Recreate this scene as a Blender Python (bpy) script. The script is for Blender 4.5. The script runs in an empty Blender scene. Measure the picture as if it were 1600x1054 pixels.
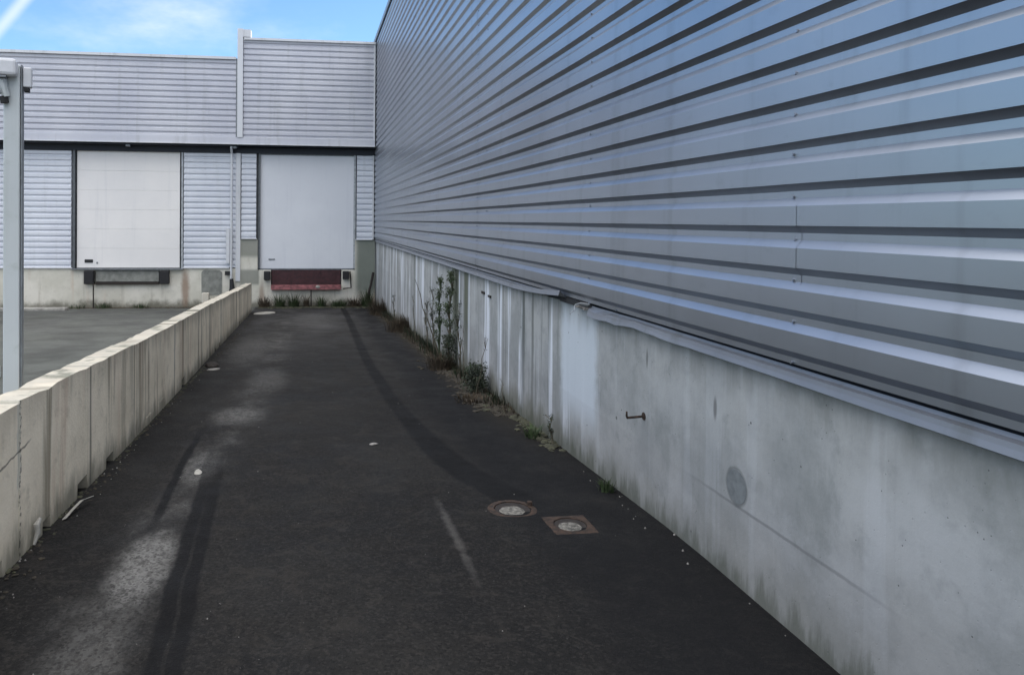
import bpy, bmesh, math, random
from math import radians, sin, cos, pi, tan
from mathutils import Vector, Matrix, Euler, noise as mnoise
random.seed(11)
scene = bpy.context.scene
COL = scene.collection

# ---------------------------------------------------------------- camera
EYE = 1.59
cam_d = bpy.data.cameras.new("camera"); cam = bpy.data.objects.new("camera", cam_d); COL.objects.link(cam)
cam_d.sensor_width = 36.0; cam_d.lens = 36.0*1155/1600
cam_d.shift_x = (800-621.7)/1600.0
cam_d.shift_y = -(527-356)/1600.0
cam_d.clip_start = 0.05; cam_d.clip_end = 3000
cam.location = (0, 0, EYE)
cam.matrix_world = Matrix.Translation((0,0,EYE)) @ (Matrix.Rotation(-radians(6.75),4,'Z') @ Matrix.Rotation(pi/2-radians(.6),4,'X') @ Matrix.Rotation(radians(.43),4,'Z'))
scene.camera = cam

# ---------------------------------------------------------------- sky, sun, exposure
SUN_EL, SUN_AZ = radians(36), radians(78)
world = bpy.data.worlds.new("World"); scene.world = world; world.use_nodes = True
wt = world.node_tree; wt.nodes.clear()
wo = wt.nodes.new('ShaderNodeOutputWorld'); bg = wt.nodes.new('ShaderNodeBackground')
sky = wt.nodes.new('ShaderNodeTexSky'); sky.sky_type = 'NISHITA'; sky.sun_disc = False
sky.sun_elevation = SUN_EL; sky.sun_rotation = SUN_AZ; sky.dust_density = 0.2; sky.ozone_density = 1.5; sky.air_density = 1.0
tc = wt.nodes.new('ShaderNodeTexCoord')
bg.inputs['Strength'].default_value = 0.1
def wn(t, **k):
    n = wt.nodes.new(t)
    for a, v in k.items(): setattr(n, a, v)
    return n
def wmath(op, a, b=None, c=None):
    n = wn('ShaderNodeMath', operation=op)
    for i, v in enumerate((a, b, c)):
        if v is None: continue
        if isinstance(v, (int, float)): n.inputs[i].default_value = v
        else: wt.links.new(v, n.inputs[i])
    return n.outputs[0]
sx = wn('ShaderNodeSeparateXYZ'); wt.links.new(tc.outputs['Generated'], sx.inputs[0])
# high cloud added over the unseen sky to whiten light; clear gap towards +Y
mp = wn('ShaderNodeMapping'); mp.inputs['Scale'].default_value = (1.0, 1.0, 2.4)
wt.links.new(tc.outputs['Generated'], mp.inputs[0])
nz = wn('ShaderNodeTexNoise'); nz.inputs['Scale'].default_value = 1.7; nz.inputs['Detail'].default_value = 7; nz.inputs['Roughness'].default_value = .58
wt.links.new(mp.outputs[0], nz.inputs['Vector'])
gap = wn('ShaderNodeMapRange', interpolation_type='SMOOTHSTEP'); gap.inputs['From Min'].default_value = .35; gap.inputs['From Max'].default_value = .92
wt.links.new(sx.outputs['Y'], gap.inputs['Value'])
zc = wn('ShaderNodeMapRange', interpolation_type='SMOOTHSTEP'); zc.inputs['From Min'].default_value = .45; zc.inputs['From Max'].default_value = .95; wt.links.new(sx.outputs['Z'], zc.inputs['Value'])  # cloud thickened overhead, added to brighten upward faces
cov = wmath('ADD', wmath('SUBTRACT', nz.outputs[0], wmath('MULTIPLY', gap.outputs[0], .285)), wmath('MULTIPLY', zc.outputs[0], .30))
cm = wn('ShaderNodeMapRange', interpolation_type='SMOOTHSTEP'); cm.inputs['From Min'].default_value = .33; cm.inputs['From Max'].default_value = .62
wt.links.new(cov, cm.inputs['Value'])
# thin vapour trail
trd = wmath('ABSOLUTE', wmath('SUBTRACT', wmath('MULTIPLY', wmath('ADD', sx.outputs['X'], .347), 1.322), wmath('SUBTRACT', sx.outputs['Z'], .234)))
tr = wn('ShaderNodeMapRange', interpolation_type='SMOOTHSTEP'); tr.inputs['From Min'].default_value = .016; tr.inputs['From Max'].default_value = 0.0
wt.links.new(trd, tr.inputs['Value'])
trm = wmath('MULTIPLY', wmath('MULTIPLY', tr.outputs[0], .4), wmath('GREATER_THAN', sx.outputs['Y'], 0))
fac = wmath('MINIMUM', wmath('ADD', wmath('MULTIPLY', cm.outputs[0], .82), trm), 1.0)
mx = wn('ShaderNodeMix', data_type='RGBA'); wt.links.new(fac, mx.inputs['Factor'])
tint = wn('ShaderNodeMix', data_type='RGBA', blend_type='MULTIPLY'); tint.inputs['Factor'].default_value = 1
wt.links.new(sky.outputs[0], tint.inputs[6]); tint.inputs[7].default_value = (.66, .82, .95, 1); wt.links.new(tint.outputs[2], mx.inputs[6]); zg_ = wn('ShaderNodeMapRange', interpolation_type='SMOOTHSTEP'); zg_.inputs['From Min'].default_value = .1; zg_.inputs['From Max'].default_value = .85
wt.links.new(sx.outputs['Z'], zg_.inputs['Value'])
cc = wn('ShaderNodeMix', data_type='RGBA'); wt.links.new(zg_.outputs[0], cc.inputs['Factor']); cc.inputs[6].default_value = (4.9, 4.9, 5.2, 1); cc.inputs[7].default_value = (13.2, 13.0, 12.9, 1)  # cloud made brighter overhead so more light falls from above
wt.links.new(cc.outputs[2], mx.inputs[7])
wt.links.new(mx.outputs[2], bg.inputs['Color']); wt.links.new(bg.outputs[0], wo.inputs[0])

sl = bpy.data.lights.new("sun", 'SUN'); sl.energy = 2.2; sl.angle = radians(1.5); sl.color = (1.0, .95, .88)
sun = bpy.data.objects.new("sun", sl); COL.objects.link(sun)
sd = Vector((sin(SUN_AZ)*cos(SUN_EL), cos(SUN_AZ)*cos(SUN_EL), sin(SUN_EL)))
sun.rotation_euler = sd.to_track_quat('Z', 'Y').to_euler(); sun.location = (20, 5, 25)
vs = scene.view_settings; vs.view_transform = 'Standard'; vs.look = 'None'; vs.gamma = 1; vs.exposure = 1.28; vs.use_curve_mapping = False

# ---------------------------------------------------------------- node helper
class G:
    """tiny wrapper for writing node graphs"""
    def __init__(s, name):
        s.m = bpy.data.materials.new(name); s.m.use_nodes = True; s.t = s.m.node_tree
        s.b = s.t.nodes['Principled BSDF']; s.out = s.t.nodes['Material Output']
        g = s.t.nodes.new('ShaderNodeNewGeometry'); s.pos = g.outputs['Position']; s.nrm = g.outputs['Normal']
        p = s.t.nodes.new('ShaderNodeSeparateXYZ'); s.t.links.new(s.pos, p.inputs[0])
        s.x, s.y, s.z = p.outputs
    def put(s, sock, v):
        if isinstance(v, (int, float)): sock.default_value = v
        elif isinstance(v, tuple): sock.default_value = v if len(v) == len(sock.default_value) else (*v, 1)
        else: s.t.links.new(v, sock)
    def ma(s, op, a, b=None, c=None, clamp=False):
        n = s.t.nodes.new('ShaderNodeMath'); n.operation = op; n.use_clamp = clamp
        for i, v in enumerate((a, b, c)):
            if v is not None: s.put(n.inputs[i], v)
        return n.outputs[0]
    def mr(s, v, a, b, c=0.0, d=1.0, sm=True):
        n = s.t.nodes.new('ShaderNodeMapRange'); n.interpolation_type = 'SMOOTHSTEP' if sm else 'LINEAR'
        s.put(n.inputs['Value'], v); n.inputs['From Min'].default_value = a; n.inputs['From Max'].default_value = b
        n.inputs['To Min'].default_value = c; n.inputs['To Max'].default_value = d
        return n.outputs[0]
    def noise(s, scale=1.0, detail=4, rough=.55, sc=(1, 1, 1), off=(0, 0, 0), dist=0.0, vec=None):
        mp = s.t.nodes.new('ShaderNodeMapping'); s.t.links.new(vec or s.pos, mp.inputs[0])
        mp.inputs['Scale'].default_value = sc; mp.inputs['Location'].default_value = off
        n = s.t.nodes.new('ShaderNodeTexNoise'); n.inputs['Scale'].default_value = scale; n.inputs['Detail'].default_value = detail
        n.inputs['Roughness'].default_value = rough; n.inputs['Distortion'].default_value = dist
        s.t.links.new(mp.outputs[0], n.inputs['Vector']); return n.outputs[0]
    def voro(s, scale, feature='F1', sc=(1, 1, 1), out='Distance'):
        mp = s.t.nodes.new('ShaderNodeMapping'); s.t.links.new(s.pos, mp.inputs[0]); mp.inputs['Scale'].default_value = sc
        n = s.t.nodes.new('ShaderNodeTexVoronoi'); n.feature = feature; n.inputs['Scale'].default_value = scale
        s.t.links.new(mp.outputs[0], n.inputs['Vector']); return n.outputs[out]
    def mix(s, f, a, b, mode='MIX'):
        n = s.t.nodes.new('ShaderNodeMix'); n.data_type = 'RGBA'; n.blend_type = mode
        s.put(n.inputs[0], f); s.put(n.inputs[6], a); s.put(n.inputs[7], b); return n.outputs[2]
    def curve(s, v, pts, vmax):
        """piecewise curve: v in 0..vmax -> value; pts in real units, values within -2..2"""
        n = s.t.nodes.new('ShaderNodeFloatCurve'); s.put(n.inputs['Value'], s.ma('DIVIDE', v, vmax))
        c = n.mapping.curves[0]
        for i, (a, b) in enumerate(pts):
            q = (a/vmax, (b+2)/4)
            if i == 0: c.points[0].location = q
            elif i == len(pts)-1: c.points[-1].location = q
            else: c.points.new(*q)
        n.mapping.update()
        return s.ma('SUBTRACT', s.ma('MULTIPLY', n.outputs[0], 4.0), 2.0)
    def band(s, v, c, w, soft):
        """1 within w of centre c, fading over soft"""
        d = s.ma('ABSOLUTE', s.ma('SUBTRACT', v, c)); return s.mr(d, w+soft, max(w-soft*.2, 0))
    def spot(s, cx, cy, rx, ry, a='x', b='y', soft=.5, wob=0.0, wn=None):
        u = s.ma('DIVIDE', s.ma('SUBTRACT', getattr(s, a), cx), rx); v = s.ma('DIVIDE', s.ma('SUBTRACT', getattr(s, b), cy), ry)
        r = s.ma('SQRT', s.ma('ADD', s.ma('MULTIPLY', u, u), s.ma('MULTIPLY', v, v)))
        if wn is not None: r = s.ma('ADD', r, s.ma('MULTIPLY', s.ma('SUBTRACT', wn, .5), wob))
        return s.mr(r, 1+soft, 1-soft)
    def bump(s, h, strength=.3, dist=.01):
        n = s.t.nodes.new('ShaderNodeBump'); s.put(n.inputs['Height'], h); n.inputs['Strength'].default_value = strength
        n.inputs['Distance'].default_value = dist; s.t.links.new(n.outputs[0], s.b.inputs['Normal'])
    def set(s, col=None, rough=None, metal=None, spec=None):
        if col is not None: s.put(s.b.inputs['Base Color'], col)
        if rough is not None: s.put(s.b.inputs['Roughness'], rough)
        if metal is not None: s.put(s.b.inputs['Metallic'], metal)
        if spec is not None: s.b.inputs['Specular IOR Level'].default_value = spec
        return s.m

M = {}
# ---- asphalt of the dock lane and yard
def mat_asphalt():
    g = G("asphalt")
    big = g.noise(.55, 4, .6); mid = g.noise(3.2, 5, .62); fine = g.noise(42, 3, .7); grit = g.noise(150, 2, .6)
    col = g.mix(g.mr(mid, .3, .7), (.0065, .0063, .0062), (.0145, .0137, .0130))
    col = g.mix(g.mr(big, .42, .62, 0, .55), col, (.022, .021, .019))
    agg = g.voro(95, out='Color'); sp_ = g.t.nodes.new('ShaderNodeSeparateColor'); g.t.links.new(agg, sp_.inputs[0])
    col = g.mix(g.mr(sp_.outputs[0], .5, 1.0, 0, .34), col, (.048, .044, .040))
    col = g.mix(g.mr(sp_.outputs[1], .6, 1.0, 0, .6), col, (.005, .005, .005))
    col = g.mix(g.mr(g.noise(17, 5, .75, off=(2, 2, 0)), .5, .72, 0, .5), col, (.028, .026, .0245))
    col = g.mix(g.ma('MULTIPLY', g.mr(g.noise(4.5, 6, .75, off=(8, 2, 0), dist=1.2), .54, .60), .35), col, (.035, .031, .027))
    vd = g.voro(38); col = g.mix(g.ma('MULTIPLY', g.mr(vd, .12, .05), g.mr(fine, .58, .66)), col, (.22, .21, .2))
    # yard on the left is older and paler than the lane
    yard = g.mr(g.x, -1.45, -1.55)
    col = g.mix(g.ma('MULTIPLY', yard, g.mr(g.noise(1.1, 5, .6, off=(5, 2, 0)), .3, .65, .55, 1)), col, (.115, .120, .108))
    # far end of lane: paler, dry dust
    dust = g.ma('MULTIPLY', g.mr(g.y, 8, 19), g.mr(g.noise(1.4, 5, .65, sc=(1, .5, 1), off=(3, 0, 0)), .35, .7, .1, .6))
    col = g.mix(dust, col, (.075, .074, .076))
    # wheel track worn pale on the left of the lane
    trk = g.curve(g.y, [(0, -1.0), (2.4, -.86), (3.6, -.77), (5, -.72), (7, -.62), (11, -.52), (16, -.55), (22, -.6)], 22.0)
    wob = g.noise(2.2, 6, .7, off=(7, 1, 0))
    tw = g.band(g.ma('ADD', g.x, g.ma('MULTIPLY', g.ma('SUBTRACT', wob, .5), .25)), trk, .07, .25)
    wear = g.noise(1.25, 6, .68, sc=(1.6, 1, 1), off=(1.3, 4.4, 0)); fn2 = g.noise(28, 4, .7, sc=(1, .5, 1))
    w1 = g.ma('MULTIPLY', tw, g.mr(wear, .40, .68))
    spots = None
    for cx, cy, rx, ry, a in ((-.75, 3.50, .12, .36, 1.0), (-.80, 2.75, .14, .35, .38), (-.72, 5.1, .11, .38, .6), (-.63, 6.7, .2, .32, .55), (-.48, 8.6, .2, .8, .3), (-.65, 2.2, .15, .2, .2), (-.9, 11.5, .3, 1.6, .3), (.1, 16.5, .5, 2.0, .3)):
        q = g.ma('MULTIPLY', g.spot(cx, cy, rx, ry, soft=.6, wob=1.1, wn=g.noise(5.5, 5, .7, off=(cx, cy, 0))), a)
        spots = q if spots is None else g.ma('MAXIMUM', spots, q)
    w1 = g.ma('MAXIMUM', g.ma('MULTIPLY', w1, .38), spots)
    w1 = g.ma('MULTIPLY', g.ma('MULTIPLY', w1, g.mr(fn2, .34, .60, .45, 1.0)), g.mr(sp_.outputs[2], 0, .5, .45, 1))
    col = g.mix(g.ma('MULTIPLY', w1, .85), col, (.20, .196, .188))
    # dark sealed seams
    s1 = g.curve(g.y, [(0, -.42), (2.4, -.49), (3.4, -.545), (4.5, -.60), (5.6, -.67), (7.5, -.62), (22, -.4)], 22.0)
    j = g.ma('MULTIPLY', g.ma('SUBTRACT', g.noise(3.0, 3, .6), .5), .05)
    xx = g.ma('ADD', g.x, j)
    d1 = g.ma('MULTIPLY', g.band(xx, s1, .062, .02), g.mr(g.y, 6.2, 4.2))
    d1b = g.ma('MULTIPLY', g.band(xx, s1, .006, .006), g.mr(g.y, 5.0, 3.0))
    s2 = g.curve(g.y, [(0, -.75), (3.6, -.80), (4.5, -.835), (5.8, -.865), (8, -.8), (22, -.7)], 22.0)
    d2 = g.ma('MULTIPLY', g.band(xx, s2, .018, .02), g.ma('MULTIPLY', g.mr(g.y, 3.7, 4.3), g.mr(g.y, 6.6, 5.8)))
    s3 = g.curve(g.y, [(0, 1.9), (3.9, 1.30), (4.3, 1.17), (4.6, 1.06), (5.1, .965), (6.3, .86), (9.4, .785), (13, .82), (16.8, .88), (22, .9)], 22.0)
    s3w = g.mr(g.y, 4.0, 7.5, .12, .065)
    dd = g.ma('ABSOLUTE', g.ma('SUBTRACT', xx, s3))
    d3 = g.ma('MULTIPLY', g.mr(g.ma('SUBTRACT', dd, s3w), .03, -.02), g.ma('MULTIPLY', g.mr(g.y, 4.05, 4.25), g.mr(g.noise(1.1, 4, .6, off=(0, 9, 0)),   .32, .5, .78, 1.0)))
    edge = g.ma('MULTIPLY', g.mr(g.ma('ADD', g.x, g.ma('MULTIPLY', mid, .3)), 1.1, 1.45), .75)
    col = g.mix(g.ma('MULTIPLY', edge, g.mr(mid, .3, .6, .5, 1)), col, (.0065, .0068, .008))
    dk = g.ma('MAXIMUM', g.ma('SUBTRACT', d1, g.ma('MULTIPLY', d1b, .6)), g.ma('MAXIMUM', d2, d3))
    col = g.mix(g.ma('MULTIPLY', g.ma('MULTIPLY', dk, g.mr(g.noise(60, 3, .7), .25, .5, .6, 1)), .92), col, (.0045, .0045, .005))
    # damp silt strip at the foot of the right wall
    wet = g.ma('MULTIPLY', g.mr(g.ma('ADD', g.x, g.ma('MULTIPLY', mid, .25)), 1.55, 1.9), g.mr(g.y, 4.5, 8))
    col = g.mix(g.ma('MULTIPLY', wet, .8), col, (.036, .030, .020))
    cr = g.ma('MULTIPLY', g.spot(.74, 3.72, .018, .38, soft=.9, wob=3.0, wn=g.noise(9, 4, .7)), .25)
    col = g.mix(cr, col, (.19, .18, .17))
    g.bump(g.ma('ADD', g.ma('MULTIPLY', grit, .5), g.ma('ADD', g.ma('MULTIPLY', fine, .6), g.ma('ADD', g.ma('MULTIPLY', mid, .9), g.ma('MULTIPLY', sp_.outputs[0], .5)))), .7, .008)
    return g.set(col, g.mr(mid, .3, .7, .75, .95), 0, .18)
M['asphalt'] = mat_asphalt()

# ---- cast concrete, right building plinth
def mat_plinth():
    g = G("cast_concrete_plinth")
    n1 = g.noise(1.6, 6, .6, sc=(1, 1, 1)); n2 = g.noise(9, 5, .65); n3 = g.noise(60, 3, .6)
    col = g.mix(g.mr(n1, .33, .68), (.255, .266, .266), (.36, .366, .362))
    col = g.mix(g.mr(n2, .5, .75, 0, .5), col, (.19, .205, .205)); pk = g.spot(2.05, .62, .35, .13, 'y', 'z', soft=.5, wob=1.6, wn=n2); col = g.mix(g.ma('MULTIPLY', pk, .35), col, (.44, .45, .46)); n5 = g.noise(2.2, 6, .72, sc=(1, 1.3, .7), off=(9, 1, 3)); col = g.mix(g.mr(n5, .54, .70, 0, .5), col, (.19, .205, .20))
    n4 = g.noise(3.1, 6, .7, off=(4, 4, 4)); col = g.mix(g.mr(n4, .45, .68, 0, .42), col, (.41, .42, .43))
    # run-off streaks, stronger away from the mouth of the lane
    st = g.noise(1.0, 5, .62, sc=(1, 3.6, .18), off=(0, .7, 0)); st2 = g.noise(1.0, 4, .6, sc=(1, 14, .3), off=(0, 3.1, 2))
    far = g.mr(g.y, 4.4, 5.6, .12, 1)
    col = g.mix(g.ma('MULTIPLY', g.mr(st, .53, .585), g.ma('MULTIPLY', far, .92)), col, (.62, .65, .70))
    col = g.mix(g.ma('MULTIPLY', g.mr(st2, .55, .66), g.ma('MULTIPLY', far, .6)), col, (.12, .13, .13))
    # one broad pale bay
    bay = g.ma('MULTIPLY', g.mr(g.ma('ABSOLUTE', g.ma('SUBTRACT', g.ma('ADD', g.y, g.ma('MULTIPLY', n2, .12)), 5.05)), .40, .28), g.mr(g.z, .1, .35))
    col = g.mix(g.ma('MULTIPLY', bay, .85), col, (.52, .57, .62))
    # black leak lines at the panel joint
    for cy, w, a in ((6.33, .035, .85), (6.05, .02, .6), (9.4, .15, .85), (8.75, .09, .85), (13.2, .06, .5), (17, .08, .5), (5.62, .015, .35)):
        w_ = g.ma('ADD', g.y, g.ma('MULTIPLY', g.ma('SUBTRACT', g.noise(4, 3, .6, sc=(1, 1, .6)), .5), .06))
        col = g.mix(g.ma('MULTIPLY', g.ma('MULTIPLY', g.band(w_, cy, w, w), g.mr(g.z, -.55, .7, .35, 1)), a), col, (.07, .078, .07) if cy not in (9.4, 8.75) else (.075, .085, .05))
    # dirt that hangs from under the flashing
    drip = g.noise(1.0, 5, .65, sc=(1, 7, 1.1), off=(0, 5, 0))
    top = g.mr(g.ma('SUBTRACT', g.z, g.ma('MULTIPLY', drip, .42)), .60, .86)
    col = g.mix(g.ma('MULTIPLY', top, .6), col, (.12, .125, .105))
    # algae and splash at the foot (ground falls with y)
    gz = g.ma('MULTIPLY', g.ma('MAXIMUM', g.ma('SUBTRACT', g.y, 3.5), 0), -.05)
    hh = g.ma('SUBTRACT', g.z, gz)
    al = g.noise(1.0, 6, .7, sc=(1, 4, 2.2), off=(0, 2, 0))
    foot = g.mr(g.ma('SUBTRACT', hh, g.ma('MULTIPLY', al, .55)), .02, -.22)
    foot = g.ma('MULTIPLY', foot, g.mr(g.y, 3.5, 6, .35, 1)); col = g.mix(g.ma('MULTIPLY', foot, .8), col, (.13, .13, .10))
    tuft = g.mr(g.ma('SUBTRACT', hh, g.ma('MULTIPLY', g.noise(1.0, 5, .7, sc=(1, 9, 1.5), off=(0, 8, 0)), .5)), -.12, -.25)
    col = g.mix(g.ma('MULTIPLY', tuft, .6), col, (.05, .06, .035))
    # construction line, hairline cracks and bug holes
    ln = g.ma('MULTIPLY', g.band(g.ma('ADD', g.z, g.ma('MULTIPLY', n2, .012)), .352, .004, .006), g.mr(g.ma('ABSOLUTE', g.ma('SUBTRACT', g.y, 2.8)), .75, .3))
    lo = g.mr(g.z, .36, .34, 0, .10)
    col = g.mix(g.ma('MULTIPLY', ln, .55), col, (.13, .135, .14)); col = g.mix(lo, col, (.18, .18, .18))
    vd = g.voro(7.0); col = g.mix(g.mr(vd, .05, .025), col, (.10, .10, .10))
    vc = g.voro(2.3); col = g.mix(g.ma('MULTIPLY', g.mr(vc, .035, .02), .8), col, (.06, .065, .06))
    mk = g.ma('MAXIMUM', g.spot(3.22, .73, .014, .05, 'y', 'z'), g.spot(3.92, .83, .01, .05, 'y', 'z'))
    col = g.mix(g.ma('MULTIPLY', mk, .7), col, (.09, .09, .09))
    rg_ = g.ma('MULTIPLY', g.spot(3.04, .430, .082, .086, 'y', 'z', soft=.1, wob=.3, wn=n2), .6); col = g.mix(rg_, col, (.09, .10, .10))
    pores = g.voro(34); col = g.mix(g.ma('MULTIPLY', g.mr(pores, .11, .06), g.mr(n2, .5, .6)), col, (.08, .085, .085))
    g.bump(g.ma('ADD', g.ma('MULTIPLY', n2, .6), g.ma('ADD', g.ma('MULTIPLY', n3, .35), g.ma('MULTIPLY', g.mr(pores, .05, .12), .3))), .4, .006)
    return g.set(col, .85, 0, .3)
M['plinth'] = mat_plinth()

def mat_concrete(name, c0, c1, dark, warm, streak=.6, foot_z=None, green=.4, topdirt=None, axis='x'):
    g = G(name)
    n1 = g.noise(1.3, 6, .62); n2 = g.noise(8, 5, .65); n3 = g.noise(55, 3, .6)
    col = g.mix(g.mr(n1, .33, .68), c0, c1)
    col = g.mix(g.mr(n2, .52, .74, 0, .4), col, dark)
    sc = (5, 1, .3) if axis == 'x' else (1, 5, .3)
    st = g.noise(1.0, 5, .65, sc=sc, off=(1, 1, 0)); col = g.mix(g.ma('MULTIPLY', g.mr(st, .54, .66), streak), col, dark)
    sc = (3, 1, .3) if axis == 'x' else (1, 3, .3)
    s2 = g.noise(1.0, 5, .65, sc=sc, off=(6, 2, 0)); col = g.mix(g.ma('MULTIPLY', g.mr(s2, .55, .68), .55), col, warm)
    return g, col, n1, n2, n3
def mat_lowwall():
    g, col, n1, n2, n3 = mat_concrete("weathered_precast_concrete", (.70, .62, .49), (.88, .79, .64), (.27, .235, .175), (.54, .40, .30), .85, axis='y')
    gz = g.ma('MULTIPLY', g.ma('MAXIMUM', g.ma('SUBTRACT', g.y, 3.5), 0), -.05); hh = g.ma('SUBTRACT', g.z, gz)
    drip = g.noise(1.0, 5, .65, sc=(1, 9, .8), off=(0, 5, 0))
    far = g.mr(g.y, 3.5, 9, .45, 1)
    top = g.ma('MULTIPLY', g.mr(g.ma('SUBTRACT', hh, g.ma('MULTIPLY', drip, .5)), .28, .50), far); col = g.mix(g.ma('MULTIPLY', top, .5), col, (.17, .16, .13)); dn = g.noise(1.0, 5, .65, sc=(1, 8, .35), off=(0, 9, 2)); col = g.mix(g.ma('MULTIPLY', g.mr(dn, .57, .68), g.ma('MULTIPLY', far, .6)), col, (.20, .185, .15))
    up = g.mr(g.ma('MULTIPLY', 1.0, hh), .700, .708)
    foot = g.mr(g.ma('SUBTRACT', hh, g.ma('MULTIPLY', g.noise(1.0, 5, .7, sc=(1, 6, 2), off=(0, 1, 0)), .4)), -.0, -.2)
    col = g.mix(g.ma('MULTIPLY', foot, .75), col, (.11, .11, .085))
    for cy, w, a in ((4.75, .012, .7), (5.9, .012, .75), (7.7, .02, .6), (9.5, .02, .6), (12.1, .02, .6), (14.8, .02, .5)):
        col = g.mix(g.ma('MULTIPLY', g.band(g.y, cy, w, w*.8), a), col, (.10, .10, .085))
    # patched joint with pale mortar, crack running off it
    jw = g.ma('ADD', g.y, g.ma('MULTIPLY', g.ma('SUBTRACT', n2, .5), .05))
    col = g.mix(g.ma('MULTIPLY', g.band(jw, 3.62, .014, .01), g.mr(hh, .30, .36)), col, (.60, .57, .49))
    col = g.mix(g.ma('MULTIPLY', g.ma('MULTIPLY', g.band(jw, 3.635, .006, .008), g.mr(n3, .45, .6)), .85), col, (.05, .045, .035))
    cy = g.ma('ADD', g.ma('MULTIPLY', g.ma('SUBTRACT', g.y, 3.6), .12), .50)
    cz = g.ma('ADD', hh, g.ma('MULTIPLY', g.ma('SUBTRACT', g.noise(6, 4, .6), .5), .05))
    col = g.mix(g.ma('MULTIPLY', g.ma('MULTIPLY', g.band(cz, cy, .003, .006), g.mr(g.y, 3.80, 3.7)), .75), col, (.08, .07, .06))
    # lichen and grime on top face
    nz = g.t.nodes.new('ShaderNodeSeparateXYZ'); g.t.links.new(g.nrm, nz.inputs[0])
    tp = g.mr(nz.outputs[2], .6, .9); lich = g.noise(6, 6, .7, off=(2, 2, 2))
    col = g.mix(g.ma('MULTIPLY', tp, g.mr(lich, .35, .65, .25, .7)), col, (.47, .45, .39))
    col = g.mix(g.ma('MULTIPLY', tp, g.mr(g.noise(2.5, 5, .7), .52, .64, 0, .75)), col, (.16, .17, .13))
    g.bump(g.ma('ADD', g.ma('MULTIPLY', n2, .8), g.ma('MULTIPLY', n3, .4)), .5, .01)
    return g.set(col, .9, 0, .25)
M['lowwall'] = mat_lowwall()
def mat_base():
    g, col, n1, n2, n3 = mat_concrete("dock_base_concrete", (.58, .56, .48), (.72, .69, .61), (.40, .37, .31), (.55, .45, .36), .45)
    dirt = g.mr(g.ma('SUBTRACT', g.z, g.ma('MULTIPLY', g.noise(1.0, 5, .7, sc=(3, 1, 2)), .5)), -.88, -1.12)
    col = g.mix(g.ma('MULTIPLY', dirt, .85), col, (.12, .115, .085))
    # rust run at the right of the left dock
    col = g.mix(g.ma('MULTIPLY', g.spot(-3.45, -.35, .1, .5, 'x', 'z', soft=.6, wob=1, wn=n2), .7), col, (.23, .13, .08))
    col = g.mix(g.ma('MULTIPLY', g.spot(-1.35, -.55, .07, .3, 'x', 'z', soft=.6, wob=1, wn=n2), .5), col, (.25, .15, .10))
    # mossy dark corner pier beside the clad wall
    pier = g.ma('MULTIPLY', g.mr(g.x, 1.2, 1.4), g.mr(g.ma('ADD', g.z, g.ma('MULTIPLY', n2, .3)), -.6, -.2))
    col = g.mix(g.ma('MULTIPLY', pier, .85), col, (.125, .15, .13))
    pz = g.ma('MULTIPLY', g.mr(g.x, -1.40, -1.46), g.ma('MULTIPLY', g.mr(g.x, -2.0, -1.9), g.ma('MAXIMUM', g.mr(g.z, .45, .6), g.ma('MULTIPLY', g.mr(g.z, .22, .12), g.mr(g.z, -.3, -.2)))))
    col = g.mix(g.ma('MULTIPLY', pz, .75), col, (.19, .20, .175))
    g.bump(g.ma('ADD', n2, g.ma('MULTIPLY', n3, .4)), .4, .01)
    return g.set(col, .9, 0, .25)
M['base'] = mat_base()

def mat_clad(name, c0, c1, metal, r0, r1, dirt=(.16, .17, .18), dirta=.3, joints=None):
    g = G(name)
    n1 = g.noise(.5, 4, .6); n2 = g.noise(6, 5, .65, sc=(1, 1, 1.5)); n3 = g.noise(1.0, 4, .6, sc=(6, 6, .35), off=(3, 1, 0))
    col = g.mix(g.mr(n1, .35, .65), c0, c1)
    col = g.mix(g.ma('MULTIPLY', g.mr(n3, .52, .72), dirta), col, dirt)
    col = g.mix(g.mr(n2, .56, .78, 0, dirta*.8), col, dirt)
    if joints:
        for cy, w, a in joints:
            col = g.mix(g.ma('MULTIPLY', g.band(g.y, cy, w, w), a), col, (.05, .055, .065))
    g.bump(n1, .12, .02)
    return g.set(col, g.mr(n1, .3, .7, r0, r1), metal, .5)
M['clad_right'] = mat_clad("painted_steel_cladding", (.335, .365, .415), (.385, .415, .465), .92, .29, .38, dirta=.22)
M['clad_dock'] = mat_clad("pale_grey_steel_cladding", (.50, .505, .56), (.57, .575, .62), .15, .4, .55, dirta=.3, dirt=(.33, .34, .34))
M['clad_low'] = mat_clad("light_grey_steel_cladding", (.62, .64, .70), (.70, .72, .77), .1, .4, .55, dirta=.22, dirt=(.44, .45, .47))
M['trim'] = mat_clad("white_trim_steel", (.60, .61, .64), (.66, .67, .69), .1, .4, .55, dirta=.35, dirt=(.35, .35, .34))
M['flash'] = mat_clad("flashing_steel", (.15, .165, .195), (.21, .225, .255), .3, .3, .45, dirta=.45, dirt=(.12, .125, .12))
M['galv'] = mat_clad("galvanised_post_steel", (.46, .49, .50), (.55, .58, .59), .25, .42, .6, dirta=.4, dirt=(.27, .31, .27))
M['door'] = mat_clad("white_door_steel", (.78, .76, .745), (.84, .815, .79), 0.0, .45, .6, dirta=.18, dirt=(.52, .52, .55))
M['door2'] = mat_clad("cool_white_door_steel", (.66, .675, .715), (.72, .735, .77), 0.0, .5, .65, dirta=.2, dirt=(.48, .49, .56))
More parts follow.
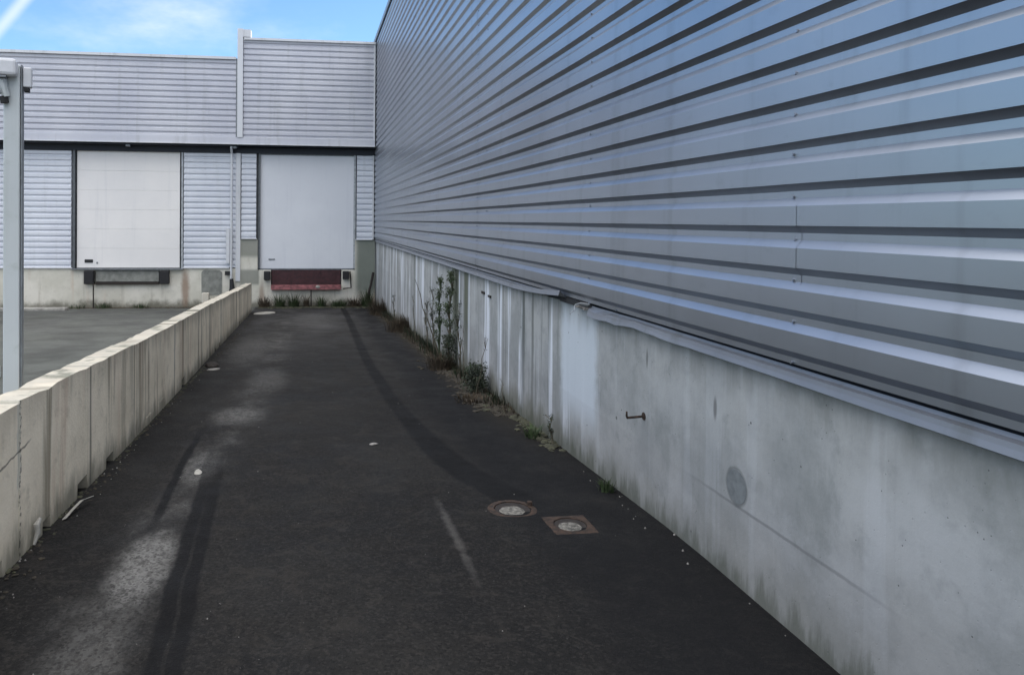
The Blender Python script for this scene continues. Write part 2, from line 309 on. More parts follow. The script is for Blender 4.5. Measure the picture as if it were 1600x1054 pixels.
def plain(name, c, rough=.6, metal=0.0, var=.25, scale=12, bump=.2):
    g = G(name); n = g.noise(scale, 5, .65)
    d = tuple(v*(1-var) for v in c); u = tuple(min(v*(1+var), 1) for v in c)
    g.bump(n, bump, .005)
    return g.set(g.mix(g.mr(n, .3, .7), d, u), g.mr(n, .3, .7, max(rough-.08, .02), min(rough+.08, 1)), metal)
M['black'] = plain("black_rubber", (.018, .018, .02), .8)
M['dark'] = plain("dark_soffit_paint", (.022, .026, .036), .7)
M['frame'] = plain("grey_frame_steel", (.20, .215, .23), .5, .3)
M['jambdark'] = plain('dark_grey_jamb_steel', (.11, .12, .13), .5, .2)
M['jamb'] = plain('pale_grey_jamb_steel', (.38, .40, .42), .5, .2)
M['redplate'] = plain("recess_shaded_red_leveller_paint", (.048, .016, .019), .6, 0, .4)  # dark red paint, darkened further for the shade of its recess
M['redlip'] = plain("worn_red_lip_paint", (.27, .10, .105), .6, 0, .5)
M['rust'] = plain("rusty_iron", (.042, .026, .018), .85, .1, .6, 38, .5)
M['rustdark'] = plain("dark_iron", (.03, .024, .021), .8, .2, .4, 30, .5)
M['cap'] = plain("pale_cover_concrete", (.15, .142, .125), .85, 0, .75, 45, .6)
M['patch'] = plain("grey_repair_mortar", (.22, .225, .205), .9, 0, .25, 7, .4)
M['plug'] = plain("grey_mortar_plug", (.16, .175, .18), .9, 0, .2, 18, .4)
M['stone'] = plain("pale_stone_chip", (.22, .21, .195), .9, 0, .4, 30, .6)
M['white'] = plain("white_litter", (.36, .345, .31), .8, 0, .2, 30)
M['kerb'] = plain("kerb_concrete", (.30, .29, .265), .9, 0, .35, 6, .4)
M['whitebox'] = plain("white_plastic", (.62, .63, .66), .45, 0, .06, 8, .05)
M['green'] = plain("weed_green", (.035, .055, .02), .7, 0, .55, 9, .1)
M['darkgreen'] = plain('dark_leaf_green', (.015, .025, .010), .7, 0, .6, 9, .1)
M['drygreen'] = plain("dry_stem", (.085, .075, .05), .8, 0, .4, 9, .1)
M['dead'] = plain("dead_brown_leaf", (.055, .041, .026), .9, 0, .5, 14, .2)
M['moss'] = plain("moss_and_silt", (.050, .050, .030), .95, 0, .6, 25, .6)
M['soil'] = plain('brown_silt', (.036, .030, .021), .95, 0, .6, 22, .6)
M['carpaint'] = plain("dark_red_car_paint", (.10, .012, .016), .25, .2, .05, 3, 0)
M['glass'] = plain("tinted_glass", (.015, .018, .02), .08, 0, .05, 3, 0)
M['tyre'] = M['black']
M['redlens'] = plain("red_lens", (.35, .02, .015), .2, 0, .1, 3, 0)

# ---------------------------------------------------------------- mesh helpers
def obj(name, bm, mat, parent=None, smooth=False, bevel=0.0, recalc=True):
    if recalc: bmesh.ops.recalc_face_normals(bm, faces=bm.faces)
    me = bpy.data.meshes.new(name); bm.to_mesh(me); bm.free()
    me.materials.append(mat)
    if smooth: me.shade_smooth()
    o = bpy.data.objects.new(name, me); COL.objects.link(o)
    if parent is not None:
        o.parent = parent
        o.matrix_parent_inverse = Matrix.Identity(4)
        o.location = -Vector(parent.location) if parent.type == 'EMPTY' and not parent.parent else (0, 0, 0)
    if bevel:
        b = o.modifiers.new("bevel", 'BEVEL'); b.width = bevel; b.segments = 2; b.limit_method = 'ANGLE'; b.angle_limit = radians(35)
    return o
def box(bm, x0, x1, y0, y1, z0, z1):
    v = [bm.verts.new(p) for p in ((x0,y0,z0),(x1,y0,z0),(x1,y1,z0),(x0,y1,z0),(x0,y0,z1),(x1,y0,z1),(x1,y1,z1),(x0,y1,z1))]
    for f in ((0,3,2,1),(4,5,6,7),(0,1,5,4),(1,2,6,5),(2,3,7,6),(3,0,4,7)): bm.faces.new([v[i] for i in f])
def boxbm(*a):
    bm = bmesh.new(); box(bm, *a); return bm
def tube(bm, pts, r, n=8, cap=True):
    pts = [Vector(p) for p in pts]; rings = []
    rr = r if isinstance(r, (list, tuple)) else [r]*len(pts)
    for i, p in enumerate(pts):
        d = (pts[min(i+1, len(pts)-1)]-pts[max(i-1, 0)]).normalized()
        a = d.orthogonal().normalized() if i == 0 else (a - d*a.dot(d)).normalized()
        b = d.cross(a)
        rings.append([bm.verts.new(p+(a*cos(2*pi*k/n)+b*sin(2*pi*k/n))*rr[i]) for k in range(n)])
    for i in range(len(rings)-1):
        for k in range(n): bm.faces.new((rings[i][k], rings[i][(k+1)%n], rings[i+1][(k+1)%n], rings[i+1][k]))
    if cap: bm.faces.new(rings[0][::-1]); bm.faces.new(rings[-1])
def prism(bm, outline, fn, a, b):
    """outline: 2D points; fn(u,v,t)->3D; extruded from t=a to t=b"""
    va = [bm.verts.new(fn(u, v, a)) for u, v in outline]; vb = [bm.verts.new(fn(u, v, b)) for u, v in outline]
    n = len(outline); bm.faces.new(va[::-1]); bm.faces.new(vb)
    for i in range(n): bm.faces.new((va[i], va[(i+1)%n], vb[(i+1)%n], vb[i]))
def cyl(bm, c, axis, r, h, n=24, r2=None):
    c = Vector(c); ax = Vector(axis).normalized(); tube(bm, [c, c+ax*h], [r, r if r2 is None else r2], n)
def empty(name, loc, label, cat, group=None):
    o = bpy.data.objects.new(name, None); COL.objects.link(o); o.location = loc; o.empty_display_size = .2
    o['label'] = label; o['category'] = cat
    if group: o['group'] = group
    return o
def tag(o, label, cat, group=None):
    o['label'] = label; o['category'] = cat
    if group: o['group'] = group
    return o
def struct(o): o['kind'] = 'structure'; return o
def ground_z(y): return -.05*max(0, min(y, 21.15)-3.5)

# ---------------------------------------------------------------- ground
bm = bmesh.new()
ys = [-800, -60, -12, 0, 2, 3, 3.3, 3.7, 4.2] + [5+i for i in range(16)] + [21.15, 40, 200, 1500]
xs = [-900, -60, -20, -10, -4, -1.5, 0, 1.9, 30, 900]
gv = [[bm.verts.new((x, y, ground_z(y))) for x in xs] for y in ys]
for i in range(len(ys)-1):
    for j in range(len(xs)-1): bm.faces.new((gv[i][j], gv[i][j+1], gv[i+1][j+1], gv[i+1][j]))
struct(obj('ground', bm, M['asphalt']))

# ---------------------------------------------------------------- cladding sheets
PITCH = .1585
PROF = [(0, 0), (.027, 1), (.054, 1), (.084, 0)]      # (downwards offset, depth fraction) crest edge, under-face, valley, up-face
def rib_levels(z0, z1, ref):
    """list of (z, depth) from top to bottom; ref = z of a crest's lower edge"""
    out = []; k = math.ceil((z1-ref)/PITCH)
    zt = ref + k*PITCH
    while zt > z0-PITCH:
        for o_, d in PROF: out.append((zt-o_, d))
        zt -= PITCH
    res = [(z, d) for z, d in out if z0 < z < z1]
    def dep(z):
        for (a, da), (b, db) in zip(out, out[1:]):
            if a >= z >= b: return da+(db-da)*((a-z)/(a-b) if a > b else 0)
        return 0
    return [(z1, dep(z1))] + res + [(z0, dep(z0))]
def clad_x(bm, x0, x1, yc, z0, z1, ref, depth=.035, step=1.1):
    """sheet facing -Y with horizontal ribs"""
    lv = rib_levels(z0, z1, ref); n = max(1, int((x1-x0)/step)); cols = []
    for i in range(n+1):
        x = x0+(x1-x0)*i/n
        cols.append([bm.verts.new((x, yc+depth*d+.002*mnoise.noise((x*.8, z*1.5, 3)), z)) for z, d in lv])
    for i in range(n):
        for j in range(len(lv)-1): bm.faces.new((cols[i][j], cols[i][j+1], cols[i+1][j+1], cols[i+1][j]))
def clad_y(bm, y0, y1, xc, z0, z1, ref, depth=.024, step=.3, seed=0, lift=0):
    lv = rib_levels(z0, z1, ref); n = max(1, int((y1-y0)/step)); cols = []
    for i in range(n+1):
        y = y0+(y1-y0)*i/n
        cols.append([bm.verts.new((xc-lift+depth*d+.0022*mnoise.noise((y*.9, round(z/PITCH)*1.7, seed)), y, z+.0012*mnoise.noise((y*.5, seed, z)))) for z, d in lv])
    for i in range(n):
        for j in range(len(lv)-1): bm.faces.new((cols[i][j], cols[i+1][j], cols[i+1][j+1], cols[i][j+1]))

# ---------------------------------------------------------------- right warehouse
YF = 21.15; YB = 1.0  # unseen near end cut short here to let light reach the low wall
wr = empty('metal_clad_warehouse', (1.87, 7, 0), "long warehouse of blue grey ribbed metal on a bare concrete plinth, right of the lane", "warehouse")
TOPZ = 6.68; CREST = 1.812
bm = bmesh.new(); box(bm, 1.90, 14, YB, YF+6, 1.0, TOPZ-.06)
obj('wall_core', bm, M['dark'], wr)
joints = [YB, 2.58, 4.66, 8.0, 11.35, 14.7, 18.1, 21.14]
bm = bmesh.new()
for k in range(len(joints)-1):
    a, b = joints[k], joints[k+1]
    clad_y(bm, a, b+(.09 if k < len(joints)-2 else 0), CREST, 1.053, TOPZ, 1.580+PITCH*0, seed=k*3.1, lift=.001*(k % 2))
# self-drilling screws in the valleys, beside each sheet lap
for yj in joints[1:-1]:
    z = 1.580-.049+PITCH*-3
    while z < TOPZ-.1:
        for dy in ((.045,) if random.random() < .8 else (.045, -.4)):
            cyl(bm, (CREST+.023, yj+dy+random.uniform(-.01, .01), z+random.uniform(-.004, .004)), (-1, 0, 0), .0065, .008, 6)
        z += PITCH*(1 if yj < 9 else 2)
obj('cladding', bm, M['clad_right'], wr, recalc=False)
bm = bmesh.new()
prism(bm, [(1.775, TOPZ-.07), (1.775, TOPZ+.05), (2.2, TOPZ+.05), (2.2, TOPZ+.02), (1.80, TOPZ+.02), (1.80, TOPZ-.07)], lambda u, v, t: (u, t, v), YB, YF+6)
obj('parapet_flashing', bm, M['flash'], wr)
# plinth with a stepped face on panel joints
bm = bmesh.new()
pj = [YB, 6.34, 11.7, 17.0, YF+.4]
for k in range(len(pj)-1):
    a, b = pj[k]+.004, pj[k+1]-.004; x0 = 1.868+.003*(k % 2)
    box(bm, x0, 2.3, a, b, -1.3, .999)
pl = obj('concrete_plinth', bm, M['plinth'], wr, bevel=.006)
# base flashing: two lengths with a buckled, pulled-away end
def flashing(y0, y1, warp):
    bm = bmesh.new(); n = max(2, int((y1-y0)/.12)); prof = [(1.857, 1.036), (1.852, 1.024), (1.836, 1.017), (1.833, 1.001), (1.826, .983), (1.831, .980)]
    rows = []
    for i in range(n+1):
        y = y0+(y1-y0)*i/n; dx, dz = warp(y)
        rows.append([bm.verts.new((x-dx*(1 if k >= 2 else .3), y, z+dz*(1 if k >= 2 else .2)+.0015*mnoise.noise((y*2, k, 0)))) for k, (x, z) in enumerate(prof)])
    for i in range(n):
        for k in range(len(prof)-1): bm.faces.new((rows[i][k], rows[i+1][k], rows[i+1][k+1], rows[i][k+1]))
    return bm
def warp_a(y):
    t = max(0, (y-3.15)/1.7); return (.012*t+.010*sin(y*9)*t, -.010*t*t+.012*t*sin(y*5.2)+.007*t*sin(y*19)+.004*t*sin(y*41))
def warp_b(y):
    t = max(0, 1-(y-5.25)/1.6); return (.04*t*t, .066*t*t)
o = obj('base_flashing', flashing(YB, 4.72, warp_a), M['flash'], wr); o.modifiers.new('s', 'SOLIDIFY').thickness = .0015
o = obj('base_flashing', flashing(5.16, YF, warp_b), M['flash'], wr); o.modifiers.new('s', 'SOLIDIFY').thickness = .0015
# torn tab of the flashing, bent out in the gap
bm = bmesh.new()
pp = [(1.84, 4.70, 1.045), (1.80, 4.76, 1.05), (1.775, 4.80, 1.035), (1.79, 4.84, .995), (1.765, 4.86, .965)]
q = [(x+.01, y+.05, z-.018) for x, y, z in pp]
va = [bm.verts.new(p) for p in pp]; vb = [bm.verts.new(p) for p in q]
for i in range(4): bm.faces.new((va[i], va[i+1], vb[i+1], vb[i]))
o = obj('torn_flashing_tab', bm, M['trim'], wr); o.modifiers.new('s', 'SOLIDIFY').thickness = .002
bm = bmesh.new(); box(bm, 1.845, 1.866, 4.7, 5.3, 1.0, 1.045); obj('gap_shade_backing', bm, M['black'], wr)  # black box put in for the shade inside the opened gap
# packing scraps lying in the opened gap
for k in range(4):
    y = 4.74+.06*k+random.uniform(-.02, .02); z = 1.0; s = random.uniform(.008, .02)
    bm = bmesh.new(); box(bm, 1.82-s*.4, 1.855, y, y+s*2.2, z, z+s); obj('insulation_scrap', bm, M['stone'], wr)
# rusty iron hook cast in the plinth
bm = bmesh.new()
tube(bm, [(1.874, 3.95, .500), (1.80, 3.945, .497), (1.765, 3.94, .497), (1.757, 3.93, .51), (1.755, 3.925, .535)], [.007, .007, .007, .006, .005], 8)
cyl(bm, (1.8705, 3.95, .5), (-1, 0, 0), .022, .006, 12)
obj('iron_hook', bm, M['rust'], wr, smooth=False)
# mortar-filled tie hole (round plug, slightly sunk rim)
bm = bmesh.new(); cyl(bm, (1.876, 3.04, .432), (-1, 0, 0), .078, .009, 36, .074)
obj('mortar_plug', bm, M['plug'], wr)
bm = bmesh.new(); box(bm, 1.855, 1.8695, 7.78, 7.90, .80, .825); obj('bracket_stub', bm, M['rustdark'], wr)
bm = bmesh.new(); box(bm, 1.855, 1.8695, 7.50, 7.60, .79, .812); obj('bracket_stub', bm, M['rustdark'], wr)

# ---------------------------------------------------------------- dock building
XL = -15.0
YU = 20.80                       # crest plane of the projecting upper facade
wd = empty('loading_dock_building', (-4, 21.3, -.88), "pale grey ribbed loading dock building with two closed white doors, across the lane's end", "warehouse")
def wbox(name, mat, *a, parent=None, bevel=0.0):
    return obj(name, boxbm(*a), mat, parent or wd, bevel=bevel)
bm = bmesh.new(); box(bm, XL, -2.02, 20.86, 32, 3.62, 5.98); box(bm, -2.0, 1.79, 20.86, 32, 3.60, 6.50)
obj('upper_storey_core', bm, M['dark'], wd)
bm = bmesh.new(); box(bm, XL, -6.47, 21.20, 32, -1.2, 3.60); box(bm, -6.47, 1.86, 21.35, 32, -1.2, 3.58)
obj('lower_storey_core', bm, M['frame'], wd)
# upper cladding, two heights
bm = bmesh.new()
xj = [XL, -11.0, -7.3, -5.98, -4.05, -2.06]
for k in range(5): clad_x(bm, xj[k], xj[k+1]+(.03 if k < 4 else 0), YU-.0015*(k % 2), 3.84, 5.97, 1.58+.02)
obj('upper_cladding', bm, M['clad_dock'], wd, recalc=False)
bm = bmesh.new(); clad_x(bm, -1.86, 1.745, YU, 3.84, 6.52, 1.58-.03)
obj('tall_upper_cladding', bm, M['clad_dock'], wd, recalc=False)
# flat trims: bottom drip band, copings, corner posts
wbox('fascia_flashing', M['clad_dock'], XL, 1.79, YU-.03, YU+.05, 3.655, 3.84)
wbox('drip_edge', M['trim'], XL, 1.79, YU-.05, YU-.031, 3.640, 3.672)
wbox('coping', M['trim'], XL, -2.06, YU-.06, YU+.35, 5.97, 6.04)
wbox('tall_coping', M['trim'], -1.84, 1.79, YU-.06, YU+.35, 6.52, 6.58)
wbox('corner_trim', M['trim'], -2.02, -1.87, YU-.055, YU+.35, 3.84, 6.82)
bm = bmesh.new(); box(bm, -1.868, -1.66, YU-.05, YU+.25, 6.60, 6.80)
obj('coping_end_box', bm, M['trim'], wd)
wbox('corner_groove', M['frame'], -2.058, -2.022, YU+.002, YU+.055, 3.84, 6.00)
wbox('right_edge_trim', M['trim'], 1.745, 1.79, YU-.02, YU+.05, 3.84, 6.52)
# soffit, and a dark board added for the black band under the eave
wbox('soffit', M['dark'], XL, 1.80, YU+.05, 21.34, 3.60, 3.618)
wbox('dark_eave_board', M['dark'], XL, 1.84, 21.09, 21.199, 3.43, 3.598)
# lower cladding panels between the doors
for nm, x0, x1, z0 in (('lower_cladding', XL, -6.50, .235), ('lower_cladding', -3.50, -2.082, .235), ('lower_cladding', -1.93, -1.52, 1.055), ('lower_cladding', 1.31, 1.76, 1.04)):
    bm = bmesh.new(); clad_x(bm, x0, x1, 21.115, z0, 3.428, 1.58+.01); box(bm, x0, x1, 21.153, 21.199, z0, 3.428)
    obj(nm, bm, M['clad_low'], wd, recalc=False)
wbox('edge_trim', M['trim'], -2.08, -1.95, 21.09, 21.2, -.15, 3.428)
wbox('edge_trim', M['trim'], 1.763, 1.80, 21.10, 21.2, 1.03, 3.428)
for a in ((XL, -6.46, .205, .234), (-3.52, -2.25, .205, .234), (-1.93, -1.50, 1.026, 1.054), (1.28, 1.76, 1.011, 1.039)):
    wbox('drip_flashing', M['trim'], a[0], a[1], 21.085, 21.15, a[2], a[3])
# concrete base
bm = bmesh.new()
yb0, yb1 = 21.13, 21.19
box(bm, XL, -5.90, yb0, yb1+.1, -1.2, .20); box(bm, -4.13, -2.0, yb0, yb1+.1, -1.2, .20); box(bm, -5.90, -4.13, yb0, yb1+.1, -1.2, -.24)
box(bm, -2.0, -1.47, yb0-.003, yb1+.1, -1.2, 1.02); box(bm, -1.47, -1.10, yb0, yb1+.1, -1.2, .16)
box(bm, -1.10, .89, yb0, yb1+.1, -1.2, -.40); box(bm, .89, 1.27, yb0, yb1+.1, -1.2, .16); box(bm, 1.27, 1.85, yb0-.003, yb1+.1, -1.2, 1.005)
obj('concrete_base', bm, M['base'], wd)
wbox('leveller_pit_back', M['patch'], -5.90, -4.13, 21.23, 21.3, -.24, .18)
# left dock door: five wide ribbed sections
def dock_door(x0, x1, z0, z1, mat, sections, handle):
    n = sections; h = (z1-z0)/n
    bm = bmesh.new()
    for i in range(n):
        a, b = z0+i*h, z0+(i+1)*h-.0025; box(bm, x0, x1, 21.165+random.uniform(0, .003), 21.21, a, b)
    box(bm, x0, x1, 21.20, 21.215, z0, z1)
    d = obj('dock_door', bm, mat, wd, bevel=.002)
    return d
d1 = dock_door(-6.355, -3.615, .22, 3.43, M['door'], 6, True); d1['label'] = "wide white dock door with visible horizontal section joints"
obj('handle_plate', boxbm(-6.15, -5.93, 21.145, 21.164, .36, .45), M['black'], d1, bevel=.01).location = (0, 0, 0)
obj('latch', boxbm(-5.84, -5.80, 21.15, 21.164, .33, .38), M['frame'], d1)
d2 = dock_door(-1.405, 1.225, .20, 3.40, M['door2'], 1, True); d2['label'] = "plain smooth cool white dock door with a small handle slot"
obj('handle_plate', boxbm(-1.17, -.99, 21.152, 21.164, .44, .475), M['frame'], d2)
obj('bottom_seal', boxbm(-1.405, 1.225, 21.14, 21.2, .165, .195), M['frame'], d2)
for x0, x1, zt in ((-6.46, -3.52, 3.428), (-1.47, 1.28, 3.428)):
    wbox('door_jamb', M['jambdark'], x0+.02, x0+.065, 21.10, 21.22, .20, zt); wbox('door_jamb', M['jamb'], x1-.052, x1, 21.13, 21.22, .20, zt)
    if x0 > -2: wbox('door_head', M['frame'], x0+.066, x1-.053, 21.14, 21.22, 3.402, 3.427)
wbox('door_sill', M['frame'], -6.47, -3.51, 21.03, 21.16, .172, .203)
# dock levellers and rubber bumpers
for x0, x1, z0, z1 in ((-6.13, -5.88, -.22, .15), (-4.13, -3.87, -.22, .15), (-1.29, -1.11, -.12, .13), (.92, 1.10, -.10, .13)):
    bm = bmesh.new(); box(bm, x0, x1, 20.99, 21.128, z0, z1)
    obj('dock_bumper', bm, M['black'], wd, bevel=.02)
bm = bmesh.new(); box(bm, -5.84, -4.16, 21.10, 21.17, -.16, .14)
wbox('leveller_lip', M['rustdark'], -5.84, -4.16, 21.04, 21.15, -.235, -.165)
obj('leveller_plate', bm, M['patch'], wd, bevel=.008)
bm = bmesh.new(); box(bm, -1.08, .86, 21.15, 21.2, -.25, .158)
for k in range(5): box(bm, -1.0+k*.42, -.97+k*.42, 21.135, 21.15, -.24, .15)
obj('red_leveller_plate', bm, M['redplate'], wd)
wbox('red_leveller_lip', M['redlip'], -1.09, .87, 20.98, 21.17, -.392, -.262, bevel=.006)
bm = bmesh.new(); bmesh.ops.create_icosphere(bm, subdivisions=2, radius=.07, matrix=Matrix.Translation((.22, 20.985, -.31)) @ Matrix.Diagonal((1, .4, .7, 1)))
obj('lip_weld_plate', bm, M['white'], wd)
bm = bmesh.new(); tube(bm, [(1.13, 21.05, .12), (1.16, 21.05, -.34), (.93, 21.06, -.37)], .02, 6); obj('guard_bar', bm, M['rustdark'], wd)
# service pole, pipes and guards
bm = bmesh.new(); tube(bm, [(-5.87, 20.98, -.2), (-5.865, 20.97, -.95)], .018, 8); obj('drain_pipe', bm, M['rustdark'], wd)
bm = bmesh.new(); tube(bm, [(.03, 20.97, -.39), (.035, 20.95, -.95)], .016, 8); obj('support_leg', bm, M['rustdark'], wd)
bm = bmesh.new(); tube(bm, [(-2.19, 21.03, 3.62), (-2.19, 21.03, -.15)], .032, 12)
tube(bm, [(-2.19, 20.9, 3.64), (-2.19, 20.9, 3.55), (-2.19, 21.03, 3.42)], .032, 12); obj('downpipe', bm, M['trim'], wd)
bm = bmesh.new(); tube(bm, [(-2.18, 21.03, -.08), (-2.16, 21.02, -.35), (-2.19, 20.95, -.62)], [.05, .075, .085], 12); obj('downpipe_shoe', bm, M['black'], wd)
wbox('downpipe_guard', M['whitebox'], -2.33, -2.235, 21.0, 21.09, .36, 1.32)
bm = bmesh.new(); box(bm, -2.36, -2.22, 21.0, 21.08, .02, .13); obj('pipe_bracket', bm, M['black'], wd)
bm = bmesh.new(); tube(bm, [(1.79, 21.0, .1), (1.72, 20.98, -.25), (1.62, 20.95, -.62)], .035, 10); obj('corner_drain_pipe', bm, M['rustdark'], wd)
# rounded grey repair patches on the base
def rpatch(x0, x1, z0, z1, r=.12):
    bm = bmesh.new(); pts = []
    for cx, cz, a0 in ((x1-r, z0+r, -90), (x1-r, z1-r, 0), (x0+r, z1-r, 90), (x0+r, z0+r, 180)):
        for k in range(5): a = radians(a0+k*22.5); pts.append((cx+r*cos(a)+random.uniform(-.01, .01), cz+r*sin(a)+random.uniform(-.01, .01)))
    prism(bm, pts, lambda u, v, t: (u, t, v), 21.121, 21.1265); return bm
obj('repair_patch', rpatch(-3.02, -2.45, -.55, .165), M['patch'], wd)

# two small soffit lamps / brackets under the eave
for x in (-4.95, -2.1):
    bm = bmesh.new(); box(bm, x-.06, x+.06, 20.86, 20.98, 3.54, 3.599); obj('eave_bracket', bm, M['frame'], wd, bevel=.01)

# ---------------------------------------------------------------- low concrete wall left of the lane
def wall_face_x(y): return -1.345 if y < 6.5 else -1.345-(y-6.5)/(19-6.5)*.14
bm = bmesh.new()
y0, y1 = -3.0, 19.25
seg = [y0, .6, 3.62, 5.88, 7.68, 9.5, 12.1, 14.8, 17.1, y1]
for s in range(len(seg)-1):
    a, b = seg[s]+.0015, seg[s+1]-.0015; off = random.uniform(-.004, .004); dz = random.uniform(-.008, .006)
    top = []; yy = a
    while yy < b: top.append(yy); yy += .13
    top.append(b)
    bot = [(a, -.15)]
    k = math.ceil((a-.12)/.61)
    while True:
        c = .33+.61*k; k += 1
        if c < a+.15: continue
        if c > b-.15: break
        w = random.uniform(.07, .14); h = .085+random.uniform(-.02, .02)
        bot += [(c-w, -.15), (c-w*.8, h*.9), (c+w*.6, h), (c+w, -.15)]
    bot.append((b, -.15))
    T = .155
    pts = [(y, ground_z(y)+z) for y, z in bot] + [(y, ground_z(y)+.735+dz+.009*mnoise.noise((y*7, s, 0))+.007*mnoise.noise((y*1.3, 0, s))-max(0, mnoise.noise((y*3.1, 5, s))-.28)*.05) for y in reversed(top)]
    prism(bm, pts, lambda u, v, t: (wall_face_x(u)+off-t, u, v), 0, T)
bmesh.ops.triangulate(bm, faces=[f for f in bm.faces if len(f.verts) > 4])
lw = obj('low_concrete_wall', bm, M['lowwall'], bevel=.012)
bm = bmesh.new(); yy = y0+.05
while yy < y1-.3:
    xw = wall_face_x(yy); gz_ = ground_z(yy); gz2 = ground_z(yy+.3); xw2 = wall_face_x(yy+.3)
    v = [bm.verts.new(p) for p in ((xw-.135, yy, gz_-.1), (xw-.135, yy, gz_+.2), (xw2-.135, yy+.3, gz2+.2), (xw2-.135, yy+.3, gz2-.1))]
    bm.faces.new(v); yy += .3
bmesh.ops.remove_doubles(bm, verts=bm.verts, dist=.001)
o = obj('drain_slot_shade_backing', bm, M['black'], lw); o.modifiers.new('s', 'SOLIDIFY').thickness = .01  # black backing strip that stands for the shade inside the foot notches
tag(lw, "low weathered concrete wall between the dock lane and the yard, stained and notched along its foot", "wall")

# ---------------------------------------------------------------- steel post with fittings behind the wall
PX, PY = -1.78, 4.69
gp = ground_z(PY)
post = empty('steel_post', (PX, PY, gp), "tall square galvanised steel post rising behind the low concrete wall at the left edge", "post")
pr = Matrix.Rotation(radians(13), 3, 'Z')
def postbox(x0, x1, y0, y1, z0, z1, name, mat, bev=.004):
    bm = boxbm(x0, x1, y0, y1, z0, z1)
    for v in bm.verts: v.co = pr @ v.co + Vector((PX, PY, 0))
    return obj(name, bm, mat, post, bevel=bev)
postbox(-.045, .045, -.045, .045, gp, 2.50, 'square_tube', M['galv'], .008)
postbox(.0485, .056, -.040, .044, gp+.1, 2.50, 'dark_side_strip', M['frame'], .001)  # dark strip that makes the post's right side darker than its front
postbox(-.11, .11, -.11, .11, gp-.02, gp+.012, 'base_plate', M['galv'])
postbox(.057, .105, -.035, .03, 2.37, 2.49, 'sensor_box', M['whitebox'], .008)
postbox(.062, .092, -.03, .025, 2.345, 2.368, 'sensor_mount', M['black'], .003)
postbox(-.26, .035, -.13, -.046, 2.42, 2.52, 'lamp_head', M['whitebox'], .018)
postbox(-.24, -.02, -.122, -.054, 2.408, 2.419, 'lamp_lens', M['frame'], .002)
bm = bmesh.new(); tube(bm, [(PX-.10, PY-.07, 2.41), (PX-.03, PY-.075, 2.39), (PX-.01, PY-.07, 2.30)], [.03, .03, .022], 10)
bmesh.ops.create_uvsphere(bm, u_segments=12, v_segments=8, radius=.03, matrix=Matrix.Translation((PX-.055, PY-.09, 2.335)))
obj('lamp_bracket', bm, M['galv'], post)
bm = bmesh.new(); tube(bm, [(PX-.025, PY-.07, 2.305), (PX-.02, PY-.067, 2.265)], .024, 10); obj('cable_gland', bm, M['black'], post)

# ---------------------------------------------------------------- manhole covers
def cover(x, y, r, label, square):
    z = ground_z(y); e = empty('manhole_cover', (x, y, z), label, "manhole cover", "small iron covers sunk in the asphalt")
    bm = bmesh.new()
    N = 40
    def ring(rad, zz, sq=0):
        out = []
        for k in range(N):
            a = 2*pi*k/N; c, s = cos(a), sin(a); m = max(abs(c), abs(s)); rr = rad/(m if sq else 1)
            out.append(bm.verts.new((x+rr*c+random.uniform(-.002, .002), y+rr*s+random.uniform(-.002, .002), zz)))
        return out
    R = [ring(r*1.32, z-.002, square), ring(r*1.27, z+.004, square), ring(r*1.0, z+.006), ring(r*.97, z+.006), ring(r*.93, z-.03)]
    for i in range(4):
        for k in range(N): bm.faces.new((R[i][k], R[i][(k+1) % N], R[i+1][(k+1) % N], R[i+1][k]))
    obj('iron_frame', bm, M['rust'], e)
    bm = bmesh.new(); cyl(bm, (x, y, z+.001), (0, 0, 1), r*.93, .001, 36); obj('recess_shade_disc', bm, M['rustdark'], e)  # dark disc, seen past the lid as the shaded crescent of the recess
    bm = bmesh.new(); cyl(bm, (x-.008, y-.022, z+.002), (0, 0, 1), r*.66, .002, 32, r*.6)
    for v in bm.verts: v.co.x += .006*mnoise.noise(v.co*30); v.co.y += .008*mnoise.noise(v.co*25+Vector((4, 0, 0)))
    obj('lid', bm, M['cap'], e)
cover(1.135, 4.02, .106, "round rusty manhole cover with a pale lid, the one farther from the right wall", 0)
cover(1.372, 3.75, .090, "manhole cover in a square rusty frame, the one nearer the right wall", 1)
for (x, y, s, lab) in ((1.245, 4.06, .018, "small dark iron peg beside the round rusty manhole cover"),):
    z = ground_z(y); bm = bmesh.new(); cyl(bm, (x, y, z-.01), (0, 0, 1), s, .04, 12, s*.8); tag(obj('iron_peg', bm, M['rust']), lab, "peg")

# ---------------------------------------------------------------- kerb pieces, litter, stones
tag(obj('kerb_stone', boxbm(-8.6, -6.35, 20.15, 20.45, -.95, -.77), M['kerb'], bevel=.02), "low pale concrete kerb stone lying before the left foot of the dock building", "kerb")
tag(obj('concrete_block', boxbm(-3.98, -3.60, 8.95, 9.15, -.35, -.15), M['whitebox'], bevel=.015), "small white block on the yard asphalt behind the steel post", "block")
tag(obj('concrete_stub', boxbm(-2.95, -2.76, 20.75, 20.95, -1.0, -.45), M['base'], bevel=.015), "short pale concrete stub standing between the left dock and the low wall", "block")
def pebble(x, y, s, seed, mat, name, label, cat, group=None, flat=.5, stretch=1.0):
    bm = bmesh.new(); bmesh.ops.create_icosphere(bm, subdivisions=2, radius=s)
    for v in bm.verts:
        v.co *= 1+.45*mnoise.noise(v.co*(.9/s)+Vector((seed, 0, 0))); v.co.x *= stretch; v.co.z *= flat
        v.co = Matrix.Rotation(seed*1.7, 3, 'Z') @ v.co + Vector((x, y, ground_z(y)+s*flat*.4))
    return tag(obj(name, bm, mat), label, cat, group)
